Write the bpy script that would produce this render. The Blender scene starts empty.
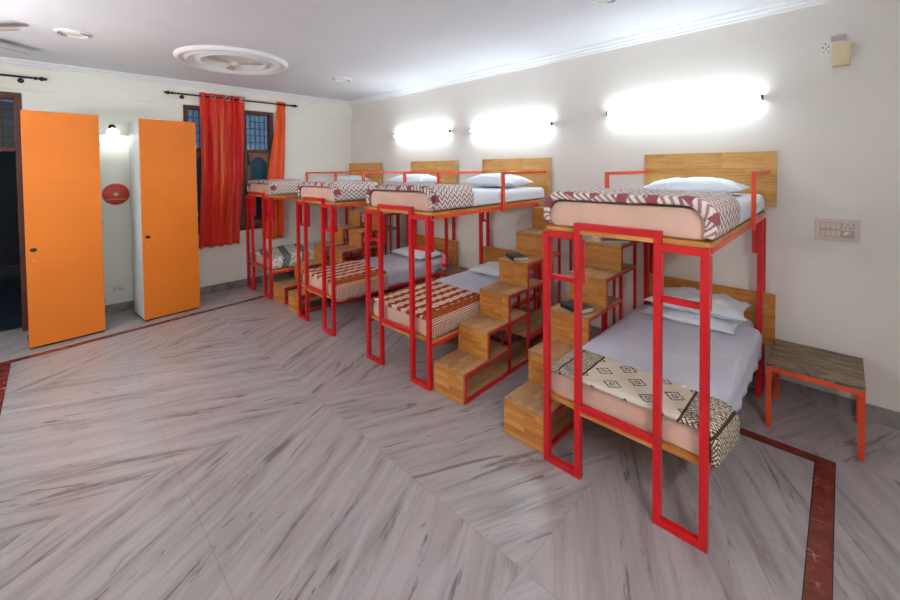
import bpy, bmesh, math, random
from mathutils import Vector, Matrix, noise
R = math.radians
random.seed(7)
scn = bpy.context.scene
COL = scn.collection

# ------------------------------------------------------------------ materials
def lin(h):
    v = [int(h[i:i+2], 16) / 255 for i in (0, 2, 4)]
    return tuple((c / 12.92 if c <= .04045 else ((c + .055) / 1.055) ** 2.4) for c in v) + (1,)

class NT:
    """tiny node-graph helper"""
    def __init__(s, name):
        s.m = bpy.data.materials.new(name); s.m.use_nodes = True
        s.t = s.m.node_tree; s.t.nodes.clear()
        s.out = s.n('ShaderNodeOutputMaterial'); s.b = s.n('ShaderNodeBsdfPrincipled')
        s.l(s.b.outputs[0], s.out.inputs[0])
    def n(s, ty, **k):
        x = s.t.nodes.new(ty)
        for a, b in k.items(): setattr(x, a, b)
        return x
    def l(s, a, b): s.t.links.new(a, b)
    def put(s, sock, v):
        if isinstance(v, bpy.types.NodeSocket): s.l(v, sock)
        elif v is not None: sock.default_value = v
    def math(s, op, a, b=None, c=None, clamp=False):
        x = s.n('ShaderNodeMath', operation=op); x.use_clamp = clamp
        for i, v in enumerate((a, b, c)):
            if v is not None: s.put(x.inputs[i], v)
        return x.outputs[0]
    def uv(s):
        x = s.n('ShaderNodeSeparateXYZ'); s.l(s.n('ShaderNodeTexCoord').outputs['UV'], x.inputs[0])
        return x.outputs[0], x.outputs[1]
    def obj(s):
        x = s.n('ShaderNodeSeparateXYZ'); s.l(s.n('ShaderNodeTexCoord').outputs['Object'], x.inputs[0])
        return x.outputs
    def vec(s, a, b, c=0.0):
        x = s.n('ShaderNodeCombineXYZ')
        for i, v in enumerate((a, b, c)): s.put(x.inputs[i], v)
        return x.outputs[0]
    def noise(s, v, scale=5, detail=4, rough=.5, dist=0):
        x = s.n('ShaderNodeTexNoise'); s.put(x.inputs['Vector'], v)
        x.inputs['Scale'].default_value = scale; x.inputs['Detail'].default_value = detail
        x.inputs['Roughness'].default_value = rough; x.inputs['Distortion'].default_value = dist
        return x.outputs[0]
    def ramp(s, f, stops, interp='LINEAR'):
        x = s.n('ShaderNodeValToRGB'); s.l(f, x.inputs[0]); cr = x.color_ramp; cr.interpolation = interp
        cr.elements[0].position, cr.elements[0].color = stops[0]
        cr.elements[1].position, cr.elements[1].color = stops[-1]
        for p, c in stops[1:-1]: cr.elements.new(p).color = c
        return x.outputs[0]
    def mix(s, f, a, b, mode='MIX'):
        x = s.n('ShaderNodeMix', data_type='RGBA', blend_type=mode)
        s.put(x.inputs[0], f); s.put(x.inputs[6], a); s.put(x.inputs[7], b)
        return x.outputs[2]
    def bump(s, h, strength=.3, dist=.01):
        x = s.n('ShaderNodeBump'); x.inputs['Strength'].default_value = strength
        x.inputs['Distance'].default_value = dist; s.l(h, x.inputs['Height'])
        s.l(x.outputs[0], s.b.inputs['Normal'])
    def done(s, col=None, rough=.5, spec=.5, metal=0):
        s.put(s.b.inputs['Base Color'], col); s.put(s.b.inputs['Roughness'], rough)
        s.b.inputs['Specular IOR Level'].default_value = spec
        s.b.inputs['Metallic'].default_value = metal
        return s.m

G = lambda v: (v, v, v, 1)
def plain(name, h, rough=.5, spec=.5, metal=0, var=.04, scale=6):
    t = NT(name); c = lin(h)
    o = t.n('ShaderNodeTexCoord').outputs['Object']
    f = t.noise(o, scale, 3)
    d = tuple(max(0, x * (1 - var * 2)) for x in c[:3]) + (1,); e = tuple(min(1, x * (1 + var)) for x in c[:3]) + (1,)
    return t.done(t.ramp(f, [(.3, d), (.7, e)]), rough, spec, metal)

def wood(name, a, b, c, rough=.45, block=(.34, .055)):
    t = NT(name); u, v = t.uv()
    br = t.n('ShaderNodeTexBrick'); br.offset = .37; br.offset_frequency = 2
    t.l(t.vec(u, v), br.inputs['Vector'])
    br.inputs['Color1'].default_value = G(0); br.inputs['Color2'].default_value = G(1); br.inputs['Mortar'].default_value = G(.35)
    br.inputs['Scale'].default_value = 1; br.inputs['Mortar Size'].default_value = .0012
    br.inputs['Brick Width'].default_value = block[0]; br.inputs['Row Height'].default_value = block[1]
    shift = t.math('MULTIPLY', br.outputs[0], 7.0)
    g = t.noise(t.vec(t.math('MULTIPLY', u, 3.2), t.math('MULTIPLY', v, 46), shift), 1.6, 7, .68, .8)
    f = t.math('ADD', t.math('MULTIPLY', br.outputs[0], .26), t.math('MULTIPLY', g, .86))
    col = t.ramp(f, [(.22, lin(a)), (.5, lin(b)), (.86, lin(c))])
    fine = t.noise(t.vec(t.math('MULTIPLY', u, 9), t.math('MULTIPLY', v, 160)), 2, 3, .6)
    col = t.mix(t.math('MULTIPLY', t.math('LESS_THAN', fine, .43), .28), col, lin(a))
    t.bump(g, .12, .004)
    return t.done(col, rough, .4)

M = {}
M['wood'] = wood('oak_block', '8a4f1c', 'bd7c38', 'dca35a', .45, (.22, .036))
M['tread'] = wood('worn_lit_oak', '80583a', 'ac8258', 'cda87c', .36, (.24, .04))  # weathered oak, light reflected off the tops painted in as paler grey
M['headwood'] = wood('pale_oak', '9a6a34', 'c9944e', 'e4bb7c', .5, (.42, .045))
M['red'] = plain('red_enamel', 'c9141d', .32, .5, 0, .05, 4)
M['redorange_lit'] = plain('lit_orange_red_enamel', 'df4a22', .35, .5, 0, .05, 4)  # the red enamel with strong light painted in as orange

# weathered stool top
t = NT('weathered_wood'); u, v = t.uv()
g = t.noise(t.vec(t.math('MULTIPLY', u, 1.5), t.math('MULTIPLY', v, 7)), 3, 7, .7, 1.6)
g2 = t.noise(t.vec(u, v), 60, 2)
f = t.math('ADD', t.math('MULTIPLY', g, .8), t.math('MULTIPLY', g2, .25))
M['stooltop'] = t.done(t.ramp(f, [(.40, lin('31261f')), (.5, lin('64503f')), (.60, lin('93805f'))]), .4)

# marble floor: book-matched slabs, veins turn in every 1.84 m field
t = NT('marble_floor'); o = t.obj(); x, y = o[0], o[1]
fx = t.math('FLOOR', t.math('DIVIDE', t.math('SUBTRACT', x, .60), 1.84))
fy = t.math('FLOOR', t.math('DIVIDE', t.math('ADD', y, 2.50), 1.84))
par = t.math('MODULO', t.math('ADD', t.math('ADD', fx, fy), 20.0), 2.0)
def veins(angle, off):
    c, s_ = math.cos(R(angle)), math.sin(R(angle))
    a = t.math('ADD', t.math('MULTIPLY', x, c), t.math('MULTIPLY', y, s_))
    p = t.math('SUBTRACT', t.math('MULTIPLY', y, c), t.math('MULTIPLY', x, s_))
    cell = t.math('ADD', t.math('MULTIPLY', fx, 3.7), t.math('MULTIPLY', fy, 5.1))
    fine = t.noise(t.vec(t.math('MULTIPLY', a, .9), t.math('MULTIPLY', p, 9), t.math('ADD', cell, off)), 1.5, 6, .66, .5)
    big = t.noise(t.vec(t.math('MULTIPLY', a, 1.1), t.math('MULTIPLY', p, 7.5), t.math('ADD', cell, off + 4)), 1.4, 5, .66, 1.3)
    wide = t.noise(t.vec(t.math('MULTIPLY', a, .4), t.math('MULTIPLY', p, 1.6), t.math('ADD', cell, off + 9)), 1.3, 3, .5)
    return fine, big, wide
A = veins(66, 0.0); B = veins(118, 31.0)
def pick(i):
    m_ = t.n('ShaderNodeMix', data_type='FLOAT'); t.l(par, m_.inputs[0]); t.l(A[i], m_.inputs[2]); t.l(B[i], m_.inputs[3]); return m_.outputs[0]
fine, big, wide = pick(0), pick(1), pick(2)
col = t.ramp(fine, [(.28, lin('6c6865')), (.43, lin('9c9696')), (.58, lin('aea8aa')), (.78, lin('b9b4b7'))])
col = t.mix(t.math('MULTIPLY', t.ramp(wide, [(.4, G(0)), (.65, G(1))]), .4), col, lin('a5979a'))
mask = t.ramp(big, [(.35, G(1)), (.41, G(0))])
col = t.mix(t.math('MULTIPLY', mask, .8), col, lin('5d5a54'))
thin = t.ramp(fine, [(.29, G(1)), (.37, G(0))])
col = t.mix(t.math('MULTIPLY', thin, .7), col, lin('66615e'))
dapple = t.noise(t.vec(x, y), 26, 4, .7)
col = t.mix(t.math('MULTIPLY', t.ramp(dapple, [(.5, G(0)), (.8, G(1))]), .06), col, lin('8a8585'))
grit = t.noise(t.vec(x, y), 150, 2, .6)
col = t.mix(t.math('MULTIPLY', t.ramp(grit, [(.45, G(0)), (.7, G(1))]), .16), col, lin('6f6a6a'))
jx = t.math('ABSOLUTE', t.math('SUBTRACT', t.math('FRACT', t.math('DIVIDE', t.math('SUBTRACT', x, .60), 1.84)), .5))
jy = t.math('ABSOLUTE', t.math('SUBTRACT', t.math('FRACT', t.math('DIVIDE', t.math('ADD', y, 2.50), .92)), .5))
j = t.math('MAXIMUM', t.math('GREATER_THAN', jx, .4992), t.math('GREATER_THAN', jy, .4982))
col = t.mix(t.math('MULTIPLY', j, .4), col, lin('6b6058'))
M['floor'] = t.done(col, t.math('ADD', .26, t.math('MULTIPLY', dapple, .04)), .45)

# grey marble skirting
t = NT('marble_skirting'); c = t.n('ShaderNodeTexCoord').outputs['Object']
g = t.noise(c, 5, 7, .65, 1.5)
M['skirt'] = t.done(t.ramp(g, [(.3, lin('6a6766')), (.5, lin('8e8a88')), (.7, lin('a09c99'))]), .35)

# red marble border with cream veins; u runs across the strip (-.5...5)
t = NT('red_marble_border'); u, v = t.uv(); c = t.n('ShaderNodeTexCoord').outputs['Object']
vo = t.n('ShaderNodeTexVoronoi', feature='DISTANCE_TO_EDGE'); vo.inputs['Scale'].default_value = 7
dv = t.n('ShaderNodeVectorMath', operation='ADD'); nz = t.n('ShaderNodeTexNoise'); nz.inputs['Scale'].default_value = 6
t.l(c, nz.inputs['Vector']); t.l(c, dv.inputs[0])
sc_ = t.n('ShaderNodeVectorMath', operation='SCALE'); t.l(nz.outputs[1], sc_.inputs[0]); sc_.inputs['Scale'].default_value = .35
t.l(sc_.outputs[0], dv.inputs[1]); t.l(dv.outputs[0], vo.inputs['Vector'])
g = t.noise(c, 14, 6, .7)
base = t.ramp(g, [(.3, lin('571d18')), (.7, lin('8a3a2e'))])
vein = t.math('LESS_THAN', vo.outputs[0], .012)
col = t.mix(t.math('MULTIPLY', vein, t.ramp(t.noise(c, 3, 2), [(.45, G(0)), (.6, G(.8))])), base, lin('d0a58c'))
edge = t.math('GREATER_THAN', t.math('ABSOLUTE', u), .455)
M['border'] = t.done(t.mix(edge, col, lin('15171f')), .25)

def paint(name, a, b):
    t = NT(name); c = t.n('ShaderNodeTexCoord').outputs['Object']
    g = t.noise(c, 1.3, 5, .6); h = t.noise(c, 22, 3)
    t.bump(h, .05, .004)
    return t.done(t.ramp(g, [(.3, lin(a)), (.7, lin(b))]), .75, .2)
M['wallR'] = paint('cream_wall_paint', 'dedad4', 'e5e1db')
M['wallB'] = paint('ivory_wall_paint', 'ecebe2', 'f1f0e8')
M['ceil'] = paint('ceiling_paint', 'd6d6dd', 'dddde4')
M['plaster'] = paint('white_plaster', 'e6e7ea', 'eeeff2')
M['cup'] = plain('orange_laminate', 'df7b22', .42, .4, 0, .03, 2)
M['cupside'] = plain('white_laminate', 'd4d8d8', .45)
M['black'] = plain('black', '141414', .4)
M['dark'] = plain('dark_gap', '241a16', .6)
M['frame'] = plain('brown_window_wood', '5b2c22', .5, .4, 0, .12, 20)
M['tan'] = plain('tan_wood', '7d5242', .5, .4, 0, .12, 20)
M['iron'] = plain('dark_iron', '20262c', .5)
M['rod'] = plain('bronze_rod', '2a2523', .35, .6, .6)
M['white'] = plain('white_plastic', 'e4e2de', .35, .5, 0, .02)
M['beige'] = plain('beige_plastic', 'd2c6bc', .35)
M['cream'] = plain('cream_plastic', 'd9c9a3', .5)
M['brushed'] = plain('brushed_metal', 'a7a9ab', .3, .5, .9)
M['teal'] = plain('teal_cap', '1f6e63', .4)
M['mattress'] = plain('pink_beige_ticking', 'd8b6a6', .85, .1, 0, .03, 8)
M['blue'] = plain('blue_pane', '1f4a60', .6, .2)
M['paper'] = plain('paper', 'd9d4c4', .8)
M['green'] = plain('dark_green_cover', '213a38', .45)
M['slate'] = plain('slate_cover', '1d2529', .4)
M['disc'] = plain('red_disc', 'c3321c', .4)
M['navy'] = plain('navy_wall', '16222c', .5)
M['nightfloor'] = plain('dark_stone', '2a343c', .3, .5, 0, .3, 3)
M['blade'] = plain('fan_blade', 'b3a69c', .4)
M['pinkp'] = plain('pink_plastic', 'e8788a', .3)

def emis(name, col, st):
    t = NT(name); e = t.n('ShaderNodeEmission'); e.inputs[0].default_value = col; e.inputs[1].default_value = st
    t.l(e.outputs[0], t.out.inputs[0]); return t.m
TUBE = 29
M['tube'] = emis('lit_tube', (.80, .95, 1.0, 1), TUBE)
M['tubefill'] = emis('fill_tube_white', (.965, .975, .975, 1), TUBE * 4.7)
M['tubefrontfill'] = emis('fill_tube_front', (.965, .975, .975, 1), TUBE * 4.6)
M['bulb'] = emis('lit_bulb', (.90, 1.0, .94, 1), 130)

t = NT('window_glass'); tr = t.n('ShaderNodeBsdfTransparent'); gl = t.n('ShaderNodeBsdfGlossy'); gl.inputs[1].default_value = .05
mx = t.n('ShaderNodeMixShader'); mx.inputs[0].default_value = .07; tr.inputs[0].default_value = (.75, .85, .95, 1)
t.l(tr.outputs[0], mx.inputs[1]); t.l(gl.outputs[0], mx.inputs[2]); t.l(mx.outputs[0], t.out.inputs[0]); M['glass'] = t.m

t = NT('shade_glass'); t.b.inputs['Transmission Weight'].default_value = .0
tr = t.n('ShaderNodeBsdfTranslucent'); tr.inputs[0].default_value = (.9, .95, .93, 1)
mx = t.n('ShaderNodeMixShader'); mx.inputs[0].default_value = .5
t.done(lin('d8dedd'), .2); t.l(t.b.outputs[0], mx.inputs[1]); t.l(tr.outputs[0], mx.inputs[2]); t.l(mx.outputs[0], t.out.inputs[0]); M['shade'] = t.m

def cloth(name, h, h2, bumps=.35, scale=9):
    t = NT(name); c = t.n('ShaderNodeTexCoord').outputs['Object']
    g = t.noise(c, scale, 5, .6, .8); t.bump(g, bumps, .03)
    return t.done(t.ramp(t.noise(c, 3, 3), [(.3, lin(h)), (.7, lin(h2))]), .85, .15)
M['sheet'] = cloth('white_sheet', 'dde1ea', 'e6e9f0')
M['lilac'] = cloth('lilac_sheet', 'cdcfe0', 'd8daea', .45, 7)
M['pillow'] = cloth('white_pillowcase', 'dbe3ec', 'e6edf4', .4, 10)
M['greysheet'] = cloth('grey_white_sheet', 'b9bac8', 'cdcfd9', .5, 12)

# curtain: red satin, orange fold highlights painted in as streaks
t = NT('curtain_satin'); c = t.n('ShaderNodeTexCoord').outputs['Object']
t.b.inputs['Sheen Weight'].default_value = .3
u, v = t.uv(); f = t.noise(t.vec(t.math('MULTIPLY', u, 11), t.math('MULTIPLY', v, .35)), 1, 2, .5, .2)
tl = t.n('ShaderNodeBsdfTranslucent'); mx = t.n('ShaderNodeMixShader'); mx.inputs[0].default_value = .2
tl.inputs[0].default_value = lin('ff6a20')
t.done(t.ramp(f, [(.38, lin('e0161a')), (.56, lin('ee3a1a')), (.68, lin('fb8a30'))]), .34)
t.l(t.b.outputs[0], mx.inputs[1]); t.l(tl.outputs[0], mx.inputs[2]); t.l(mx.outputs[0], t.out.inputs[0]); M['curtain'] = t.m
t = NT('curtain_orange'); u, v = t.uv(); f = t.noise(t.vec(t.math('MULTIPLY', u, 30), t.math('MULTIPLY', v, .6)), 1, 3, .6, .3)
M['curtain2'] = t.done(t.ramp(f, [(.36, lin('da3a12')), (.6, lin('fa6a1c'))]), .42)

# --- blankets; UV in metres: u across the bed, v along the bed (0 at the foot)
def tri(t, s, per):   # triangle wave 0..1
    return t.math('MULTIPLY', t.math('ABSOLUTE', t.math('SUBTRACT', t.math('FRACT', t.math('DIVIDE', s, per)), .5)), 2.0)
t = NT('blanket_chevron'); u, v = t.uv()
zz = t.math('ADD', u, t.math('MULTIPLY', tri(t, v, .062), .036))
st = t.math('FRACT', t.math('DIVIDE', zz, .040))
dark = t.math('LESS_THAN', st, .45)
col = t.mix(dark, lin('dcd5cf'), t.mix(t.math('LESS_THAN', t.math('FRACT', t.math('DIVIDE', zz, .16)), .5), lin('a07c7a'), lin('8c6a6c')))
zz2 = t.math('FRACT', t.math('DIVIDE', t.math('ADD', v, t.math('MULTIPLY', tri(t, u, .20), .05)), .115))
pt = t.math('MULTIPLY', t.math('LESS_THAN', zz2, .6), t.math('LESS_THAN', t.math('FRACT', t.math('DIVIDE', u, .15)), .36))
col = t.mix(t.math('MULTIPLY', pt, t.math('LESS_THAN', v, .10)), col, lin('94505a'))
t.bump(t.noise(t.vec(u, v), 45, 3), .3, .01)
M['chevron'] = t.done(col, .9, .1)

t = NT('blanket_diamond'); u, v = t.uv(); u = t.math('SUBTRACT', u, .045)
def cellabs(s, per, off):
    return t.math('MULTIPLY', t.math('ABSOLUTE', t.math('SUBTRACT', t.math('FRACT', t.math('ADD', t.math('DIVIDE', s, per), off)), .5)), per)
row = t.math('FLOOR', t.math('DIVIDE', v, .112))
du = t.math('MULTIPLY', t.math('ABSOLUTE', t.math('SUBTRACT', t.math('FRACT', t.math('ADD', t.math('DIVIDE', u, .185), t.math('MULTIPLY', row, .5))), .5)), .185)
dvv = cellabs(v, .112, 0.0)
dd = t.math('ADD', t.math('MULTIPLY', du, .9), dvv)
sq = t.math('MULTIPLY', t.math('LESS_THAN', t.math('ABSOLUTE', t.math('SUBTRACT', dd, .042)), .0055), 1.0)
sq2 = t.math('LESS_THAN', t.math('ABSOLUTE', t.math('SUBTRACT', dd, .014)), .0045)
mid = t.math('MAXIMUM', sq, sq2)
jag = t.math('LESS_THAN', t.noise(t.vec(u, v), 110, 1), .62)
mid = t.math('MULTIPLY', mid, jag)
au = t.math('ABSOLUTE', u)
z1 = t.math('FRACT', t.math('DIVIDE', t.math('ADD', u, t.math('MULTIPLY', tri(t, v, .07), .04)), .021))
z2 = t.math('FRACT', t.math('DIVIDE', t.math('SUBTRACT', u, t.math('MULTIPLY', tri(t, v, .055), .05)), .026))
geo = t.math('MAXIMUM', t.math('LESS_THAN', z1, .38), t.math('MULTIPLY', t.math('LESS_THAN', z2, .26), t.math('LESS_THAN', t.noise(t.vec(u, v), 40, 2), .52)))
isb = t.math('GREATER_THAN', au, .25)
line = t.math('MULTIPLY', isb, t.math('LESS_THAN', au, .262))
line2 = t.math('MULTIPLY', t.math('GREATER_THAN', au, .38), t.math('LESS_THAN', au, .39))
pat = t.math('MAXIMUM', t.math('MAXIMUM', t.math('MULTIPLY', isb, geo), t.math('MULTIPLY', t.math('SUBTRACT', 1.0, isb), mid)), t.math('MAXIMUM', line, line2))
t.bump(t.noise(t.vec(u, v), 60, 3), .25, .008)
M['diamond'] = t.done(t.mix(pat, lin('d6cdbd'), lin('4b3a2e')), .9, .1)

t = NT('blanket_ikat'); u, v = t.uv()
wob = t.math('MULTIPLY', t.math('SUBTRACT', t.noise(t.vec(u, v), 30, 3), .5), .035)
ps = t.math('FRACT', t.math('DIVIDE', t.math('ADD', t.math('ADD', u, t.math('MULTIPLY', tri(t, v, .09), .022)), wob), .125))
redm = t.math('LESS_THAN', ps, .44)
blob = t.math('MULTIPLY', t.math('LESS_THAN', t.noise(t.vec(u, v), 52, 2), .42), t.math('SUBTRACT', 1.0, redm))
col = t.mix(redm, lin('dcc6ac'), lin('9c3a2c'))
col = t.mix(t.math('MULTIPLY', blob, .55), col, lin('a85c3c'))
au = t.math('ABSOLUTE', u)
band = t.math('MULTIPLY', t.math('GREATER_THAN', u, .30), t.math('LESS_THAN', u, .40))
col = t.mix(band, col, t.mix(t.math('LESS_THAN', t.noise(t.vec(u, v), 60, 2), .5), lin('b8632a'), lin('8d3a22')))
ck = t.math('MULTIPLY', t.math('SUBTRACT', t.math('GREATER_THAN', t.math('SINE', t.math('MULTIPLY', t.math('ADD', u, v), 210)), 0), .5), t.math('SUBTRACT', t.math('GREATER_THAN', t.math('SINE', t.math('MULTIPLY', t.math('SUBTRACT', u, v), 210)), 0), .5))
outer = t.math('GREATER_THAN', au, .40)
col = t.mix(outer, col, t.mix(t.math('GREATER_THAN', ck, 0), lin('dccdb8'), lin('8a2f28')))
t.bump(t.noise(t.vec(u, v), 60, 3), .3, .01)
M['ikat'] = t.done(col, .9, .1)

t = NT('blanket_grey'); u, v = t.uv()
bd = t.math('FRACT', t.math('DIVIDE', t.math('ADD', v, t.math('MULTIPLY', u, .3)), .27))
col = t.mix(t.math('LESS_THAN', bd, .4), lin('cfd3c8'), lin('77797b'))
tr_ = t.math('LESS_THAN', t.math('ABSOLUTE', t.math('SUBTRACT', t.math('ADD', cellabs(u, .12, 0.0), cellabs(v, .12, .2)), .035)), .005)
col = t.mix(tr_, col, lin('202422'))
M['greyblanket'] = t.done(col, .9, .1)

# ------------------------------------------------------------------ mesh building
class MB:
    def __init__(s): s.v = []; s.f = []; s.uv = []; s.mi = []; s.sm = []
    def face(s, idx, uvs=None, mi=0, smooth=False):
        s.f.append(idx); s.uv.append(uvs or [(s.v[i][0], s.v[i][1]) for i in idx]); s.mi.append(mi); s.sm.append(smooth)
    def box(s, x0, x1, y0, y1, z0, z1, grain='x', mi=0, T=None):
        if x0 > x1: x0, x1 = x1, x0
        if y0 > y1: y0, y1 = y1, y0
        if z0 > z1: z0, z1 = z1, z0
        b = len(s.v); P = [(x, y, z) for x in (x0, x1) for y in (y0, y1) for z in (z0, z1)]
        q = [(0, 1, 3, 2, 0), (4, 6, 7, 5, 0), (0, 4, 5, 1, 1), (2, 3, 7, 6, 1), (0, 2, 6, 4, 2), (1, 5, 7, 3, 2)]
        gi = 'xyz'.index(grain)
        for a in q:
            n = a[4]; ax = [i for i in range(3) if i != n]
            if gi in ax: ax.remove(gi); ax = [gi, ax[0]]
            s.f.append([b + i for i in a[:4]]); s.uv.append([(P[i][ax[0]] + n * .13, P[i][ax[1]] + n * .07) for i in a[:4]]); s.mi.append(mi); s.sm.append(False)
        if T: P = [tuple(T @ Vector(p)) for p in P]
        s.v += P; return s
    def grid(s, pts, uvs, closeu=False, mi=0, smooth=True):
        b = len(s.v); n = len(pts); m = len(pts[0])
        for r in pts: s.v += [tuple(p) for p in r]
        for i in range(n - 1):
            for j in range(m if closeu else m - 1):
                k = (j + 1) % m
                s.f.append([b + i * m + j, b + i * m + k, b + (i + 1) * m + k, b + (i + 1) * m + j])
                s.uv.append([uvs[i][j], uvs[i][k], uvs[i + 1][k], uvs[i + 1][j]]); s.mi.append(mi); s.sm.append(smooth)
        return b
    def tube(s, pts, r, n=10, mi=0, caps=True):
        pts = [Vector(p) for p in pts]; rings = []
        for i, p in enumerate(pts):
            d = (pts[min(i + 1, len(pts) - 1)] - pts[max(i - 1, 0)]).normalized()
            a = d.orthogonal().normalized() if abs(d.z) > .9 else d.cross(Vector((0, 0, 1))).normalized()
            c = d.cross(a); rr = r[i] if isinstance(r, (list, tuple)) else r
            rings.append([p + (a * math.cos(2 * math.pi * k / n) + c * math.sin(2 * math.pi * k / n)) * rr for k in range(n)])
        b = s.grid(rings, [[(k / n, i) for k in range(n)] for i in range(len(pts))], True, mi)
        if caps:
            for o in (0, (len(pts) - 1) * n): s.face([b + o + k for k in range(n)], None, mi)
        return s
    def lathe(s, prof, c=(0, 0, 0), n=32, axis='z', mi=0, smooth=True):
        rings = []
        for r, h in prof:
            ring = []
            for k in range(n):
                a = 2 * math.pi * k / n; p = (r * math.cos(a), r * math.sin(a), h)
                if axis == 'x': p = (h, p[0], p[1])
                if axis == 'y': p = (p[0], h, p[1])
                ring.append((p[0] + c[0], p[1] + c[1], p[2] + c[2]))
            rings.append(ring)
        s.grid(rings, [[(k / n, i) for k in range(n)] for i in range(len(prof))], True, mi, smooth); return s
    def prism(s, poly, a0, a1, axis='x', mi=0):
        """poly: 2-D points in the two other axes, extruded along axis"""
        def P(p, a): return {'x': (a, p[0], p[1]), 'y': (p[0], a, p[1]), 'z': (p[0], p[1], a)}[axis]
        b = len(s.v); n = len(poly)
        s.v += [P(p, a0) for p in poly] + [P(p, a1) for p in poly]
        s.face([b + i for i in range(n)], [tuple(p) for p in poly], mi); s.face([b + n + i for i in reversed(range(n))], [tuple(p) for p in reversed(poly)], mi)
        for i in range(n):
            k = (i + 1) % n; s.face([b + i, b + n + i, b + n + k, b + k], [(a0, i * .1), (a1, i * .1), (a1, i * .1 + .1), (a0, i * .1 + .1)], mi)
        return s
    def build(s, name, mat, parent=None, bevel=0, solid=0, sub=0):
        me = bpy.data.meshes.new(name); me.from_pydata(s.v, [], s.f)
        ul = me.uv_layers.new(name='UVMap'); i = 0
        for fi, p in enumerate(me.polygons):
            p.material_index = s.mi[fi]; p.use_smooth = s.sm[fi]
            for k in range(len(p.vertices)): ul.data[p.loop_start + k].uv = s.uv[fi][k]
        bm = bmesh.new(); bm.from_mesh(me); bmesh.ops.recalc_face_normals(bm, faces=bm.faces); bm.to_mesh(me); bm.free()
        for m_ in (mat if isinstance(mat, (list, tuple)) else [mat]): me.materials.append(M[m_])
        o = bpy.data.objects.new(name, me); COL.objects.link(o)
        if parent: o.parent = parent
        if sub:
            d = o.modifiers.new('sub', 'SUBSURF'); d.levels = sub; d.render_levels = sub
        if solid:
            d = o.modifiers.new('solid', 'SOLIDIFY'); d.thickness = solid; d.offset = 0
        if bevel:
            d = o.modifiers.new('bevel', 'BEVEL'); d.width = bevel; d.segments = 2; d.limit_method = 'ANGLE'
        return o

def tag(o, label, cat, group=None, kind=None):
    o['label'] = label; o['category'] = cat
    if group: o['group'] = group
    if kind: o['kind'] = kind
    return o
def struct(o, label=None):
    o['kind'] = 'structure'
    if label: o['label'] = label
    return o
def empty(name, loc=(0, 0, 0), rz=0):
    o = bpy.data.objects.new(name, None); COL.objects.link(o); o.location = loc; o.rotation_euler = (0, 0, rz)
    o.empty_display_size = .1; return o
def copy_tree(o, parent=None):
    c = o.copy(); COL.objects.link(c); c.parent = parent
    for ch in list(o.children): copy_tree(ch, c)
    return c

# ------------------------------------------------------------------ room
XB, XM, X1, Y0, H = -3.0, -2.965, 4.35, -5.05, 2.97
struct(MB().box(XB - .15, X1 + .15, Y0 - .15, .15, -.1, 0).build('floor', 'floor'), 'veined grey and pink marble floor')
struct(MB().box(XB - .15, X1 + .15, Y0 - .15, .15, H, H + .1).build('ceiling', 'ceil'), 'white painted ceiling')
struct(MB().box(XB - .15, X1 + .15, 0, .15, 0, H).build('wall_right', 'wallR'))
struct(MB().box(XB - .15, X1 + .15, Y0 - .15, Y0, 0, H).build('wall_left', 'wallB'))
struct(MB().box(X1, X1 + .15, Y0, 0, 0, H).build('wall_front', 'wallR'))
WY0, WY1, WZ0, WZ1 = -2.60, -1.40, .85, 2.655      # window opening
DY0, DY1, DZ = -4.98, -4.10, 2.62                  # doorway
w = MB()
w.box(XB - .15, XB, WY1, 0, 0, H); w.box(XB - .15, XB, WY0, WY1, 0, WZ0); w.box(XB - .15, XB, WY0, WY1, WZ1, H)
w.box(XB - .15, XB, DY1, WY0, 0, H); w.box(XB - .15, XB, DY0, DY1, DZ, H); w.box(XB - .15, XB, Y0, DY0, 0, H)
struct(w.build('wall_back', 'wallB'))
struct(MB().box(XB, XM, Y0, 0, 2.656, H).build('beam', 'wallB'), 'shallow plastered beam over the door and window')
# cornices
prof = [(0, 0), (0, -.075), (-.018, -.075), (-.022, -.055), (-.04, -.048), (-.046, -.03), (-.07, -.02), (-.078, 0)]
struct(MB().prism([(p[0], H + p[1]) for p in prof], XM, X1, 'x').build('trim_1', 'plaster'), 'white plaster cornice along the right wall')
struct(MB().prism([(XM - p[0], H + p[1]) for p in prof], Y0, -.078, 'y').build('trim_2', 'plaster'), 'white plaster cornice along the back wall')
# skirtings
struct(MB().box(XB + .012, X1, -.014, 0, 0, .112).build('baseboard_right', 'skirt'))
b = MB(); b.box(XB, XB + .012, DY1 + .0, 0, 0, .108); struct(b.build('baseboard_back', 'skirt'))
struct(MB().box(XB, X1, Y0, Y0 + .012, 0, .11).build('baseboard_left', 'skirt'))
# inlaid border
def border():
    inn = [(3.312, -.782), (3.312, -4.20), (-2.0, -4.20), (-2.34, -.782)]
    out = [(3.402, -.705), (3.402, -4.29), (-2.075, -4.29), (-2.42, -.705)]
    m = MB()
    for i in range(4):
        k = (i + 1) % 4; b = len(m.v)
        m.v += [(inn[i][0], inn[i][1], .0015), (inn[k][0], inn[k][1], .0015), (out[k][0], out[k][1], .0015), (out[i][0], out[i][1], .0015)]
        m.face([b, b + 1, b + 2, b + 3], [(-.5, 0), (-.5, 1), (.5, 1), (.5, 0)])
    return m
struct(border().build('trim_3', 'border', solid=.002), 'dark red marble border inlaid in the floor')

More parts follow.
